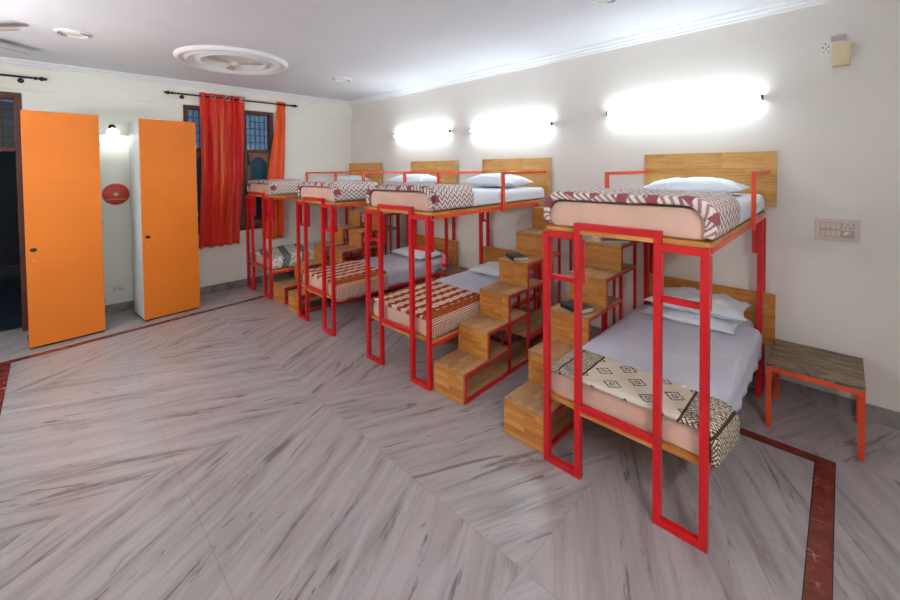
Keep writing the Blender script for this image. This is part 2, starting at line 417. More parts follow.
# place beyond the doorway
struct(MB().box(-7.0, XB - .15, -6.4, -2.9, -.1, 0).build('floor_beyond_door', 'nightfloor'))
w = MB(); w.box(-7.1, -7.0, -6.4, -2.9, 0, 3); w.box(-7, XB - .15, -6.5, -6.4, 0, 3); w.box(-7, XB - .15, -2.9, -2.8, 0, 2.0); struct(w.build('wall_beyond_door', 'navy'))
w = MB(); w.box(-7.0, -6.95, -6.4, -2.9, 0, .12); struct(w.build('trim_4', 'border'), 'dark red stone strip beyond the doorway')

# doorway frame and transom
d = MB(); fw = .06
d.box(XB - .1, XB + .015, DY1 - fw, DY1, 0, DZ, 'z'); d.box(XB - .1, XB + .015, DY0, DY0 + fw, 0, DZ, 'z')
d.box(XB - .1, XB + .015, DY0 + fw, DY1 - fw, DZ - .07, DZ, 'y'); d.box(XB - .1, XB + .015, DY0 + fw, DY1 - fw, 1.98, 2.03, 'y')
dr = struct(d.build('door_1', 'frame', bevel=.004), 'brown wooden door frame with barred transom')
g = MB().box(XB - .06, XB - .054, DY0 + fw, DY1 - fw, 2.03, DZ - .07); g.build('pane', 'glass', dr)
g = MB()
for i in range(1, 8):
    yy = DY0 + fw + i * .095; g.box(XB - .035, XB - .025, yy - .005, yy + .005, 2.03, DZ - .07)
for i in range(1, 5): g.box(XB - .036, XB - .024, DY0 + fw, DY1 - fw, 2.03 + i * .103, 2.042 + i * .103)
g.build('grille', 'iron', dr)

# window
d = MB(); f = .055
d.box(XB - .1, XB + .015, WY0, WY0 + f, WZ0, WZ1, 'z'); d.box(XB - .1, XB + .015, WY1 - f, WY1, WZ0, WZ1, 'z')
d.box(XB - .1, XB + .015, WY0 + f, WY1 - f, WZ1 - f, WZ1, 'y'); d.box(XB - .1, XB + .02, WY0 + f, WY1 - f, WZ0, WZ0 + .06, 'y')
ys = [WY0 + f + (WY1 - WY0 - 2 * f) * k / 3 for k in range(4)]
for k in (1, 2): d.box(XB - .08, XB + .01, ys[k] - .022, ys[k] + .022, WZ0 + .06, WZ1 - f, 'z')
for k in range(3): d.box(XB - .08, XB + .01, ys[k] + (.022 if k else 0), ys[k + 1] - (.022 if k < 2 else 0), 2.02, 2.07, 'y')
wn = struct(d.build('window_1', 'frame', bevel=.004), 'brown wooden window with iron bars and arched blue panes')
for k in range(3):
    a, c = ys[k] + (.022 if k else 0), ys[k + 1] - (.022 if k < 2 else 0)
    MB().box(XB - .06, XB - .055, a, c, 2.07, WZ1 - f).build('pane', 'glass', wn)
    g = MB()
    for i in range(1, 5):
        yy = a + (c - a) * i / 5; g.box(XB - .03, XB - .02, yy - .005, yy + .005, 2.07, WZ1 - f)
    for i in range(1, 5):
        zz = 2.07 + (WZ1 - f - 2.07) * i / 5; g.box(XB - .031, XB - .019, a, c, zz - .005, zz + .005)
    g.build('grille', 'iron', wn)
    # shutter with arched pane
    s_ = MB(); st = .05
    zt_, zs = 2.02, 1.86
    s_.box(XB - .045, XB - .01, a, a + st, WZ0 + .06, zt_, 'z'); s_.box(XB - .045, XB - .01, c - st, c, WZ0 + .06, zt_, 'z')
    s_.box(XB - .045, XB - .01, a + st, c - st, WZ0 + .06, WZ0 + .14, 'y')
    arc = [(a + st + (c - a - 2 * st) * i / 12, zs + .09 * math.sin(math.pi * i / 12)) for i in range(13)]
    for i in range(12):
        s_.prism([arc[i], arc[i + 1], (arc[i + 1][0], zt_), (arc[i][0], zt_)], XB - .045, XB - .01, 'x')
    sh = s_.build('shutter', 'tan', wn)
    MB().box(XB - .04, XB - .03, a + st, c - st, WZ0 + .14, zs + .09).build('pane', 'blue', sh)
    h = MB(); h.box(XB - .01, XB + .004, a + .012, a + .034, 1.84, 2.0); h.tube([(XB + .004, a + .023, 1.9), (XB + .03, a + .023, 1.9), (XB + .03, a + .023, 1.82)], .007, 8)
    h.build('handle', 'black', sh)

# ------------------------------------------------------------------ curtains and rods
def curtain(name, label, mat, ytop, ymid, ybot, zmid, ztop, zbot, folds, amp, xc, n=72, bottom_wave=.01):
    """ytop/ymid/ybot = (y0,y1) at top, at zmid, at the bottom"""
    m = MB(); pts = []; uvs = []; rows = 30
    for i in range(rows + 1):
        z = ztop + (zbot - ztop) * i / rows
        if z > zmid: k = (ztop - z) / (ztop - zmid); k = k * k * (3 - 2 * k) * .5 + k * .5; y0 = ytop[0] + (ymid[0] - ytop[0]) * k; y1 = ytop[1] + (ymid[1] - ytop[1]) * k
        else: k = (zmid - z) / (zmid - zbot); y0 = ymid[0] + (ybot[0] - ymid[0]) * k; y1 = ymid[1] + (ybot[1] - ymid[1]) * k
        r = []; q = []
        for j in range(n + 1):
            s_ = j / n; ph = 2 * math.pi * folds * s_ + .35 * math.sin(z * 1.3 + s_ * 4)
            ww = (y1 - y0)
            a = amp * (.75 + .25 * math.sin(s_ * 9 + 1))
            y = y0 + ww * s_ + .012 * math.sin(2 * ph)
            x = xc + a * math.sin(ph) + .006 * math.sin(ph * 2.3 + z * 2)
            r.append((x, y, z + (bottom_wave * math.cos(ph) if i == rows else 0))); q.append((s_, z))
        pts.append(r); uvs.append(q)
    m.grid(pts, uvs)
    return tag(m.build(name, mat, solid=.003), label, 'curtain')
cu = curtain('curtain', 'broad red orange eyelet curtain hanging in deep folds over the window centre', 'curtain', (-2.415, -1.845), (-2.43, -1.88), (-2.49, -1.955), 1.7, 2.835, .67, 4.5, .036, -2.915)
for k in range(6):
    e = MB(); e.lathe([(.022, -.004), (.03, -.006), (.034, 0), (.03, .006), (.022, .004)], (-2.915 + (.035 if k % 2 else -.03), -2.36 + k * .094, 2.782), 16, 'x'); e.build('eyelet', 'brushed', cu)
curtain('curtain', 'narrow orange curtain gathered at the right end of the rod', 'curtain2', (-1.345, -1.225), (-1.56, -1.27), (-1.60, -1.285), 1.35, 2.83, .67, 5.5, .012, -2.946, 90)
def rodobj(y0, y1, ends, label):
    m = MB(); m.tube([(-2.915, y0, 2.785), (-2.915, y1, 2.785)], .011, 12)
    o = m.build('curtain_rod', 'rod')
    for yy, sg in ends:
        q = MB(); q.lathe([(0, 0), (.018, .004), (.018, .02), (.011, .025), (.011, .04), (.022, .05), (.024, .065), (.012, .085), (.014, .1), (.0, .108)], (0, 0, 0), 14, 'y')
        q.v = [(v[0] - 2.915, yy + sg * v[1], v[2] + 2.785) for v in q.v]; q.build('finial', 'rod', o)
        q = MB(); q.tube([(XM, yy - sg * .1, 2.75), (-2.93, yy - sg * .1, 2.75), (-2.915, yy - sg * .1, 2.768)], .009, 8); q.lathe([(.026, 0), (.026, .008), (.0, .009)], (XM, yy - sg * .1, 2.75), 14, 'x'); q.build('bracket', 'rod', o)
    return tag(o, label, 'curtain rod')
rodobj(-2.72, -1.14, [(-2.72, -1), (-1.14, 1)], 'long dark bronze rod carrying the two curtains above the window')
rodobj(-4.98, -4.0, [(-4.0, 1)], 'dark bare curtain rod above the doorway beside the first orange cupboard')

# ------------------------------------------------------------------ cupboards
def cupboard(cx, cy, wd, ang, lab, bl=0):
    rt_ = empty('cupboard', (cx, cy, 0), ang); hw = wd / 2; h = 2.357; dp = .47
    tag(rt_, lab, 'cupboard', 'orange cupboards against the back wall')
    m = MB(); m.box(-dp, -.022, -hw + bl, hw, .03, h - .002); m.build('body', 'cupside', rt_, bevel=.002)
    m = MB(); m.box(-dp + .02, -.03, -hw + .01, hw - .01, 0, .03); m.build('plinth', 'black', rt_)
    m = MB(); m.box(-.021, 0, -hw + .002, hw - .004, .022, h); dd_ = m.build('door', 'cup', rt_, bevel=.002)
    yk = -hw + .055
    q = MB(); q.lathe([(.0, .004), (.022, .004), (.026, .0015), (.026, 0)], (0, 0, 0), 20, 'x')
    q.v = [(v[0], yk + v[1], .985 + v[2] * .75) for v in q.v]; q.build('finger_pull', 'black', dd_)
    q = MB(); q.lathe([(0, .005), (.009, .005), (.011, 0)], (0, yk, .875), 16, 'x'); q.build('lock', 'brushed', dd_)
    for zz in (.35, 1.2, 2.05): q = MB(); q.box(-.025, .002, hw - .004, hw + .002, zz - .03, zz + .03); q.build('hinge', 'brushed', dd_)
cupboard((-2.243 - 2.287) / 2, (-4.113 - 3.538) / 2 + .022, .577, math.atan2(.044, .575), 'wide orange door cupboard on the far left beside the dark doorway', .035)
cupboard((-2.315 - 2.366) / 2, (-3.2 - 2.624) / 2 + .025, .578, math.atan2(.051, .576), 'orange door cupboard with white side standing left of the window curtain')

# ------------------------------------------------------------------ bunk beds
T = .035; HW = .42; YF = -1.862; PI_ = HW - .2315
def make_bed():
    rt_ = empty('bunk_bed', (0, 0, 0))
    for s in (-1, 1):            # tall loops at the foot
        m = MB()
        m.box(s * (HW - T), s * HW, YF, YF + T, 0, 1.378); m.box(s * PI_, s * (PI_ + T), YF, YF + T, 0, 1.378)
        m.box(s * (PI_ + T), s * (HW - T), YF, YF + T, 0, T); m.box(s * (PI_ + T), s * (HW - T), YF, YF + T, 1.343, 1.378)
        m.build('foot_leg_loop', 'red', rt_, bevel=.002)
        m = MB(); y = YF + T + .001
        m.box(s * (HW - .03), s * HW, y, y + .03, 1.09, 1.342); m.box(s * (PI_), s * (PI_ + .03), y, y + .03, 1.09, 1.342)
        m.box(s * (PI_ + .03), s * (HW - .03), y, y + .03, 1.09, 1.118)
        for xx in (s * (HW - .015), s * (PI_ + .015)):
            for zz in (1.14, 1.28): m.lathe([(.007, -.004), (.007, 0)], (xx, y + .03 + .004, zz), 8, 'y')
        m.build('upper_bunk_socket', 'red', rt_, bevel=.002)
        # head loops, perpendicular to the wall
        m = MB(); m.box(s * (HW - T), s * HW, -.185, -.15, 0, 1.342); m.box(s * (HW - T), s * HW, -.042, -.012 - .002, 0, 1.342)
        m.box(s * (HW - T), s * HW, -.15, -.042, 0, .03)
        m.build('head_leg_loop', 'red', rt_, bevel=.002)
        m = MB(); m.box(s * (HW - T - .031), s * (HW - T - .001), -.185, -.155, 1.09, 1.342); m.box(s * (HW - T - .031), s * (HW - T - .001), -.155, -.07, 1.09, 1.115)
        m.build('upper_bunk_socket', 'red', rt_, bevel=.002)
        # long rails
        m = MB(); m.box(s * (HW - .03), s * HW, YF + T + .032, -.186, 1.348, 1.378); m.build('side_rail', 'redorange_lit', rt_, bevel=.002)
        m = MB(); m.box(s * (HW - .03), s * HW, YF + T, -.186, .335, .364); m.build('lower_side_rail', 'red', rt_, bevel=.002)
    m = MB(); z0 = 1.378    # raised middle bar at the foot
    m.box(-PI_ - T, -PI_, YF, YF + T - .002, z0, 1.44); m.box(PI_, PI_ + T, YF, YF + T - .002, z0, 1.44); m.box(-PI_, PI_, YF, YF + T - .002, 1.405, 1.44)
    m.build('foot_bar', 'red', rt_, bevel=.002)
    m = MB(); m.box(-PI_, PI_, YF + .003, YF + T - .003, .388, .425); m.build('lower_foot_bar', 'red', rt_, bevel=.002)
    m = MB(); m.box(-HW, HW, YF + T, -.062, 1.379, 1.403); m.box(-PI_, PI_, YF + .004, YF + T, 1.379, 1.403); m.build('platform', 'wood', rt_, bevel=.002)
    m = MB(); m.box(-HW + .001, HW - .001, YF + T + .001, -.187, .365, .388); m.box(-HW + T + .001, HW - T - .001, -.187, -.062, .365, .388); m.box(-PI_, PI_, YF + .004, YF + T + .001, .365, .388); m.build('lower_platform', 'wood', rt_, bevel=.002)
    m = MB(); m.box(-.457, .484, -.061, -.044, 1.437, 1.8565); m.build('headboard', 'headwood', rt_, bevel=.002)
    m = MB(); m.box(-.457, .484, -.061, -.044, .37, .768); m.build('lower_headboard', 'wood', rt_, bevel=.002)
    return rt_
def guard(bed, s, yp):
    m = MB(); x0, x1 = s * (HW + .001), s * (HW + .024)
    m.box(x0, x1, yp - .018, yp + .018, 1.335, 1.712); m.box(x0, x1, yp + .018, -.062, 1.686, 1.712)
    m.build('guard_rail', 'redorange_lit', bed, bevel=.002)
BX = [2.5755, .648, -.7718, -2.503]
BR = [0, 1.89, .18, 1.2]
bed0 = make_bed(); beds = [bed0] + [copy_tree(bed0) for _ in range(3)]
blabs = ['nearest red tube bunk bed with diamond blanket on the lower bunk',
         'second nearest red bunk bed with a stool to its left by the wall',
         'third nearest red bunk bed, grey edged sheet on lower bunk',
         'farthest red bunk bed standing before the curtained window']
GY = [(-.735, -.93), (-.875, -.867), (-.895, -.912), (-.861, -.889)]
for b_, x_, r_, l_, gy in zip(beds, BX, BR, blabs, GY):
    b_.location = (x_, -.003, 0); b_.rotation_euler = (0, 0, R(r_))
    tag(b_, l_, 'bunk bed', 'red bunk beds in a row along the wall')
    guard(b_, 1, gy[0]); guard(b_, -1, gy[1])

# ------------------------------------------------------------------ bedding
def nz(x, y, z): return noise.noise(Vector((x, y, z)))
def sect(hw, z0, z1, r, n=7, closed=True, dl=0, dr=0, curl=.6):
    """half-soft rectangle section; open one starts at left bottom, ends at right bottom"""
    P = []
    rb = r * curl
    if closed:
        for cx, cz, a0, rr in ((hw - r, z1 - r, 90, r), (hw - rb, z0 + rb, 0, rb), (-hw + rb, z0 + rb, -90, rb), (-hw + r, z1 - r, -180, r)):
            for i in range(n + 1): a = R(a0 - 90 * i / n); P.append((cx + rr * math.cos(a), cz + rr * math.sin(a)))
        return P
    P.append((-hw + (rb if dl == 0 else 0), z0 - dl)); 
    if dl == 0:
        P.pop()
        for i in range(0, n + 1): a = R(-135 - 45 * i / n); P.append((-hw + rb + rb * math.cos(a), z0 + rb + rb * math.sin(a)))
    else:
        for i in range(1, 4): P.append((-hw, z0 - dl + (z1 - r - z0 + dl) * i / 4))
    for i in range(n + 1): a = R(180 - 90 * i / n); P.append((-hw + r + r * math.cos(a), z1 - r + r * math.sin(a)))
    for i in range(1, 22): P.append((-hw + r + (2 * hw - 2 * r) * i / 22, z1))
    for i in range(n + 1): a = R(90 - 90 * i / n); P.append((hw - r + r * math.cos(a), z1 - r + r * math.sin(a)))
    if dr == 0:
        for i in range(n + 1): a = R(0 - 45 * i / n); P.append((hw - rb + rb * math.cos(a), z0 + rb + rb * math.sin(a)))
    else:
        for i in range(1, 5): P.append((hw, z1 - r - (z1 - r - z0 + dr) * i / 4))
    return P
def mattress(bed, lab, group, hw, ya, yb, z0, z1, neck=None, dip=0, r=.055):
    m = MB(); ys_ = [ya, ya + .004, ya + .015] + [ya + .015 + (yb - ya - .03) * i / 24 for i in range(1, 24)] + [yb - .015, yb - .004, yb]
    pts = []; uvs = []
    for i, y in enumerate(ys_):
        k = .012 if i in (0, len(ys_) - 1) else (.004 if i in (1, len(ys_) - 2) else 0)
        h = hw - k
        if neck and y > neck: h = min(h, HW - T - .045)
        P = sect(h, z0 + k, z1 - k - dip * min(1, max(0, (y + 1.6) / .5)), r)
        pts.append([(px, y, pz - .003 * abs(nz(px * 6, y * 6, pz * 6)) * (pz > z0 + .05)) for px, pz in P]); uvs.append([(j * .02, y) for j in range(len(P))])
    b = m.grid(pts, uvs, True); n = len(pts[0])
    m.face([b + j for j in range(n)], None, 0, False); m.face([b + (len(ys_) - 1) * n + j for j in range(n)], None, 0, False)
    o = m.build('mattress', 'mattress'); place(o, bed); return tag(o, lab, 'mattress', group)
def place(o, bed, loc=(0, 0, 0), rz=0):
    o.matrix_world = Matrix.Translation(bed.location) @ Matrix.Rotation(bed.rotation_euler[2], 4, 'Z') @ Matrix.Translation(loc) @ Matrix.Rotation(rz, 4, 'Z')
def drape(bed, name, cat, lab, group, mat, hw, ya, yb, z0, z1, r, dl=0, dr=0, amp=.004, fr=7, thick=.004, hem=0, slant=0, seed=0, rows=46, neck=None, rise=0, xr=0, lip=0, sag=0, dip=0):
    m = MB(); pts = []; uvs = []
    lips = [(.0, 1.0), (-.0, .62), (.0, .3), (.003, .08)] if lip else []
    for i in range(-len(lips), rows + 1):
        k = max(0, i / rows)
        row = []; q = []; ins = 0
        y = ya + (yb - ya) * k
        P = sect(hw, z0, z1 - dip * min(1, max(0, (y + 1.6) / .5)), r, 7, False, dl, dr)
        if i < 0: y += lips[i + len(lips)][0]; ins = lip * lips[i + len(lips)][1]
        elif lip and i == 0: y += .012
        h = hw
        if neck and y > neck: h = HW - T - .032
        L = 0; prev = None; tot = 0
        for j, p in enumerate(P):
            if prev: tot += math.hypot(p[0] - prev[0], p[1] - prev[1])
            prev = p
        prev = None
        for j, p in enumerate(P):
            if prev: L += math.hypot(p[0] - prev[0], p[1] - prev[1])
            prev = p
            px, pz = p
            if h != hw: px = px * h / hw
            if xr and px > 0: px += xr * (.35 + .65 * k) * min(1, max(0, (px - hw * .75) / (hw * .25)))
            if sag and px > hw * .8: pz -= sag * (.4 + .6 * k) * min(1, max(0, (z1 - .01 - pz) / (z1 - z0)))
            if ins: px *= 1 - ins / hw * (pz > z0); pz = pz - ins if pz > (z0 + z1) / 2 else pz
            yy = y + slant * px * k
            d = amp * nz(px * fr + seed, yy * fr, pz * fr + seed) + amp * .5 * nz(px * fr * 2.3, yy * fr * 2.3, seed)
            top = pz > z1 - r * .6
            if top: pz += abs(d) * 1.2 + rise * max(0, 1 - k * 3)
            else:
                px += (1 if px > 0 else -1) * abs(d) * 1.0
            if hem and pz < z0 + .03 and ((px > 0 and dr) or (px < 0 and dl)): pz += hem * math.sin(yy * 19 + seed) * nz(yy * 5, seed, 0) * 2; px += (1 if px > 0 else -1) * hem * .5 * (1 + math.sin(yy * 31))
            row.append((px, yy, pz)); q.append((L - tot / 2, yy - ya - ins))
        pts.append(row); uvs.append(q)
    m.grid(pts, uvs)
    o = m.build(name, mat, solid=thick); place(o, bed); return tag(o, lab, cat, group)
def pillow(bed, lab, group, x, y, z, w, d, h, rz, seed, mat='pillow', tilt=0, wk=1.4):
    m = MB(); n, k = 30, 22
    for sgn in (1, -1):
        pts = []; uvs = []
        for i in range(n + 1):
            u = -1 + 2 * i / n; r = []; q = []
            for j in range(k + 1):
                v = -1 + 2 * j / k
                t_ = max(0, (1 - abs(u) ** 2.6)) ** .55 * max(0, (1 - abs(v) ** 2.6)) ** .55
                pin = 1 - .10 * (1 - abs(v) ** 2) * abs(u) ** 3
                pin2 = 1 - .12 * (1 - abs(u) ** 2) * abs(v) ** 3
                wr = wk * (.008 * nz(u * 3 + seed, v * 3, sgn + seed) + .005 * nz(u * 7 + seed, v * 9 + seed, 0))
                zz = (h * .62 if sgn > 0 else -h * .38) * t_ + wr * (.3 + t_)
                if sgn < 0: zz = max(zz, -h * .38)
                r.append((u * w / 2 * pin, v * d / 2 * pin2, zz + h * .38)); q.append((u, v))
            pts.append(r); uvs.append(q)
        m.grid(pts, uvs)
    o = m.build('pillow', mat)
    bm = bmesh.new(); bm.from_mesh(o.data); bmesh.ops.remove_doubles(bm, verts=bm.verts, dist=.0004)
    # hem corners
    bmesh.ops.recalc_face_normals(bm, faces=bm.faces); bm.to_mesh(o.data); bm.free()
    place(o, bed, (x, y, z), rz); 
    if tilt: o.rotation_mode = 'XYZ'; o.rotation_euler[0] = tilt
    return tag(o, lab, 'pillow', group)

nick = ['nearest bunk bed', 'second nearest bunk bed', 'third nearest bunk bed', 'farthest bunk bed']
UZ0, UZ1 = 1.404, 1.555
LZ0, LZ1 = .389, .535
for i, b_ in enumerate(beds):
    nk = nick[i]
    mattress(b_, 'pink beige mattress on the upper bunk of the ' + nk, 'mattresses on the bunks', .412, YF + T + .022, -.066, UZ0, UZ1, None, .032, .075)
    mattress(b_, 'pink beige mattress on the lower bunk of the ' + nk, 'mattresses on the bunks', (.415, .407, .407, .407)[i], YF + T + .024, -.066, LZ0, LZ1, -.27)
    # upper sheet
    drape(b_, 'bed_sheet', 'sheet', 'white sheet over the upper mattress of the ' + nk, 'white sheets on the upper bunks', 'sheet', .416, -1.34, -.068, UZ0 + .012, UZ1 + .004, .05, dl=.001, dr=.001, amp=.006, fr=5, thick=.002, seed=i * 3.1, dip=.032)
    drape(b_, 'blanket', 'blanket', 'chevron patterned blanket folded round the upper mattress of the ' + nk, 'chevron blankets on the upper bunks', 'chevron', .430, YF + T + .006, (-1.24, -1.30, -1.28, -1.30)[i], UZ0 + .006, UZ1 + .036, .08, amp=.012, fr=4, thick=.020, slant=-.06, seed=11 + i * 5.7, rise=.004, lip=.034)
    lowmat = ['diamond', 'ikat', 'ikat', 'greyblanket'][i]
    lowlab = ['cream blanket with brown diamonds and dark patterned ends on the nearest lower bunk', 'red and cream striped blanket on the lower bunk of the second nearest bunk bed',
              'red and cream striped blanket on the lower bunk of the third nearest bunk bed', 'grey and white patterned blanket on the lower bunk of the farthest bunk bed'][i]
    drape(b_, 'bed_sheet', 'sheet', ['pale lilac sheet hanging over the lower mattress edge of the nearest bunk bed', 'pale lilac sheet on the lower mattress beside the second staircase', 'grey edged white sheet on the lower bunk of the third nearest bunk bed', 'pale sheet on the lower bunk of the farthest bunk bed'][i],
          None, ('lilac', 'lilac', 'greysheet', 'lilac')[i], .424, (-1.56, -1.13, -1.21, -1.16)[i], -.068, LZ0 + .012, LZ1 + .004, .045, dl=.001, dr=(.03, .001, .02, .001)[i], amp=.009, fr=4.5, thick=.002, hem=(.012, 0, .006, 0)[i], seed=20 + i * 4.1, neck=-.255)
    drape(b_, 'blanket', 'blanket', lowlab, None, lowmat, (.432, .424, .424, .424)[i], YF + T + .006, (-1.50, -1.06, -1.15, -1.1)[i], LZ0 + .006, LZ1 + .018, .06, dr=(0, 0, .035, 0)[i], xr=(.05, 0, .01, 0)[i], sag=(.045, 0, 0, 0)[i], lip=.022, amp=.008, fr=4, thick=.010, slant=(-.07, -.05, -.05, 0)[i], seed=31 + i * 5.7, hem=(0, 0, .008, 0)[i])
# pillows
pillow(beds[0], 'plump white pillow on the upper bunk of the nearest bunk bed', 'pillows on the upper bunks', .015, -.36, UZ1 - .020, .66, .42, .12, R(2), 1)
pillow(beds[1], 'plump white pillow on the upper bunk of the second nearest bunk bed', 'pillows on the upper bunks', -.01, -.36, UZ1 - .020, .68, .44, .15, R(-2), 2)
pillow(beds[2], 'plump white pillow on the upper bunk of the third nearest bunk bed', 'pillows on the upper bunks', -.01, -.35, UZ1 - .020, .68, .42, .14, R(3), 3)
pillow(beds[3], 'flat white pillow on the upper bunk of the farthest bunk bed', 'pillows on the upper bunks', .03, -.35, UZ1 - .020, .64, .40, .11, 0, 4)
pillow(beds[0], 'thin white pillow lying underneath on the lower bunk of the nearest bunk bed', 'pillows on the lower bunks', .0, -.36, LZ1 + .008, .66, .42, .075, R(-2), 5)
pillow(beds[0], 'crumpled white pillow on top of another on the nearest lower bunk', 'pillows on the lower bunks', .02, -.31, LZ1 + .080, .68, .42, .125, R(3), 6, wk=3.2)
pillow(beds[1], 'white pillow on the lower bunk of the second nearest bunk bed', 'pillows on the lower bunks', .02, -.34, LZ1 + .008, .66, .42, .11, R(2), 7)
pillow(beds[2], 'white pillow on the lower bunk of the third nearest bunk bed', 'pillows on the lower bunks', .02, -.36, LZ1 + .008, .68, .44, .12, R(-3), 8)

# ------------------------------------------------------------------ staircases
TOP = [0, .235, .458, .68, .90, 1.115, 1.335]
YS = [None, -1.83, -1.54, -1.25, -.955, -.665, -.36]
SW = .305; ST = .022; YE = -.066
def make_stairs():
    rt_ = empty('staircase', (0, 0, 0)); hw = SW / 2
    def yk(k): return YS[k] if k <= 6 else YE
    for k in range(1, 7):
        m = MB(); m.box(-hw, hw, yk(k), yk(min(k + 2, 7)), TOP[k] - .014, TOP[k], 'y'); m.build('tread', 'tread', rt_, bevel=.0015)
        m = MB(); m.box(-hw, hw, yk(k) - .001, yk(k) + .016, TOP[k - 1] + (.0 if k > 1 else .004), TOP[k] - .0145, 'x'); m.build('riser', 'wood', rt_, bevel=.0015)
    m = MB(); m.box(-hw + ST, hw - ST, yk(1) + .02, YE, .022, .034, 'y'); m.box(-hw + ST, hw - ST, yk(4), YE, TOP[1] - .014, TOP[1], 'y'); m.build('shelf', 'tread', rt_)
    for s in (-1, 1):
        m = MB(); a, c = s * (hw - ST), s * hw
        m.box(a, c, yk(1) + .018, YE, 0, ST)
        m.box(a, c, yk(1) + .018, yk(1) + .018 + ST, ST, TOP[1] - .015)
        m.box(a, c, yk(2) + .018, yk(2) + .018 + ST, TOP[1], TOP[2] - .015)
        for k in range(3, 7): m.box(a, c, yk(k) + .018, yk(k) + .018 + ST, ST, TOP[k] - .015)
        m.box(a, c, YE - ST, YE, ST, TOP[6] - .015)
        for k in range(1, 7): m.box(a, c, yk(k) + .018 + ST, yk(min(k + 2, 7)) + (.018 if k < 5 else -ST), TOP[k] - .037, TOP[k] - .0145)
        m.box(a, c, yk(4) + .018 + ST, YE - ST, TOP[1] - .037, TOP[1] - .0145)
        m.build('side_frame', 'red', rt_, bevel=.0015)
    return rt_
st0 = make_stairs(); stairs = [st0] + [copy_tree(st0) for _ in range(3)]
sx = [-HW - .012 - SW / 2, HW + .018 + SW / 2, -HW - .03 - SW / 2, HW + .032 + SW / 2]
slab = ['block staircase of wooden boxes on the left of the nearest bunk bed', 'full block staircase on the right side of the second nearest bunk bed',
        'block staircase on the left of the third nearest bunk bed', 'block staircase on the right of the farthest bunk bed']
for s_, b_, x_, l_, i in zip(stairs, beds, sx, slab, range(4)):
    m = Matrix.Translation(b_.location) @ Matrix.Rotation(b_.rotation_euler[2], 4, 'Z') @ Matrix.Translation((x_, .0, 0))
    s_.location = m.translation; s_.rotation_euler = (0, 0, b_.rotation_euler[2])
    tag(s_, l_, 'stairs', 'block staircases beside the bunk beds')

# books and small things on the stairs
def book(name, lab, x, y, z, w, d, h, rz, cover, spiral=False, group=None):
    rt_ = empty(name, (x, y, z), rz); tag(rt_, lab, 'book', group)
    m = MB(); m.box(-w / 2, w / 2, -d / 2, d / 2, 0, .003); m.box(-w / 2, w / 2, -d / 2, d / 2, h - .003, h); 
    if not spiral: m.box(-w / 2, -w / 2 + .003, -d / 2, d / 2, .003, h - .003)
    m.build('cover', cover, rt_, bevel=.001)
    m = MB(); m.box(-w / 2 + .005, w / 2 - .004, -d / 2 + .004, d / 2 - .004, .003, h - .003); m.build('pages', 'paper', rt_)
    if spiral:
        m = MB()
        for k in range(16):
            yy = -d / 2 + .012 + k * (d - .024) / 15
            m.lathe([(.011, -.002), (.013, 0), (.011, .002), (.009, 0), (.011, -.002)], (-w / 2, yy, h / 2), 10, 'y')
        m.build('spiral_binding', 'white', rt_)
    return rt_
book('book', 'dark green hardback book on the fourth step of the full staircase', 1.24, -.835, TOP[4] + .001, .14, .21, .026, R(57), 'green')
book('notebook', 'dark spiral bound notebook on the fifth step left of the nearest bunk bed', 2.045, -.56, TOP[5] + .001, .14, .21, .018, R(127), 'slate', True)
book('book', 'thick black book on the third step left of the nearest bunk bed', 2.0, -1.14, TOP[3] + .001, .14, .20, .035, R(72), 'black')
sg = empty('sunglasses', (-1.30, -.80, TOP[3] + .001), R(30)); tag(sg, 'dark sunglasses on a shelf of the third staircase', 'sunglasses')
m = MB()
for s in (-1, 1): m.lathe([(0, 0), (.024, 0), (.026, .002), (.024, .005), (0, .005)], (s * .032, 0, .028), 16, 'y')
m.build('lens', 'black', sg)
m = MB(); m.tube([(-.008, 0, .03), (.008, 0, .03)], .0025, 6)
for s in (-1, 1): m.tube([(s * .058, 0, .032), (s * .06, .06, .03), (s * .058, .12, .006)], .0025, 6)
m.build('frame', 'cream', sg)

# ------------------------------------------------------------------ stools
def stool(x0, x1, y0, y1, h, lab, mat):
    rt_ = empty('stool', ((x0 + x1) / 2, (y0 + y1) / 2, 0)); tag(rt_, lab, 'stool', 'low stools between the beds'); w = (x1 - x0) / 2; d = (y1 - y0) / 2
    m = MB(); m.box(-w, w, -d, d, h - .02, h); m.build('top', 'stooltop', rt_, bevel=.002)
    m = MB(); t_ = .028
    m.box(-w, w, -d, -d + t_, h - .05, h - .021); m.box(-w, w, d - t_, d, h - .05, h - .021)
    for s in (-1, 1): m.box(s * w, s * (w - t_), -d + t_, d - t_, h - .05, h - .021)
    m.build('apron', mat, rt_, bevel=.002)
    for s in (-1, 1):
        for q in (-1, 1):
            m = MB(); m.box(s * w, s * (w - t_), q * d, q * (d - .055), 0, h - .051); m.build('leg', mat, rt_, bevel=.002)
stool(3.062, 3.522, -.575, -.06, .435, 'low stool with orange red frame right of the nearest bunk bed', 'redorange_lit')
stool(-.325, .085, -.43, -.07, .435, 'low dark topped stool between the second and third nearest bunk beds', 'red')
bt = empty('bottle', (-.25, -.335, .436)); tag(bt, 'pink and red bottle standing on the stool between two bunk beds', 'bottle')
m = MB(); m.lathe([(0, 0), (.03, 0), (.034, .01), (.034, .1), (.028, .125), (.031, .15), (.024, .185), (.015, .2), (.015, .215)], (0, 0, 0), 20); m.build('body', 'pinkp', bt)
m = MB(); m.lathe([(.018, .212), (.019, .216), (.019, .245), (.015, .25), (0, .25)], (0, 0, 0), 18); m.build('cap', 'disc', bt)
m = MB(); m.lathe([(.0346, .04), (.0348, .042), (.0348, .085), (.0346, .087)], (0, 0, 0), 20); m.build('band', 'disc', bt)

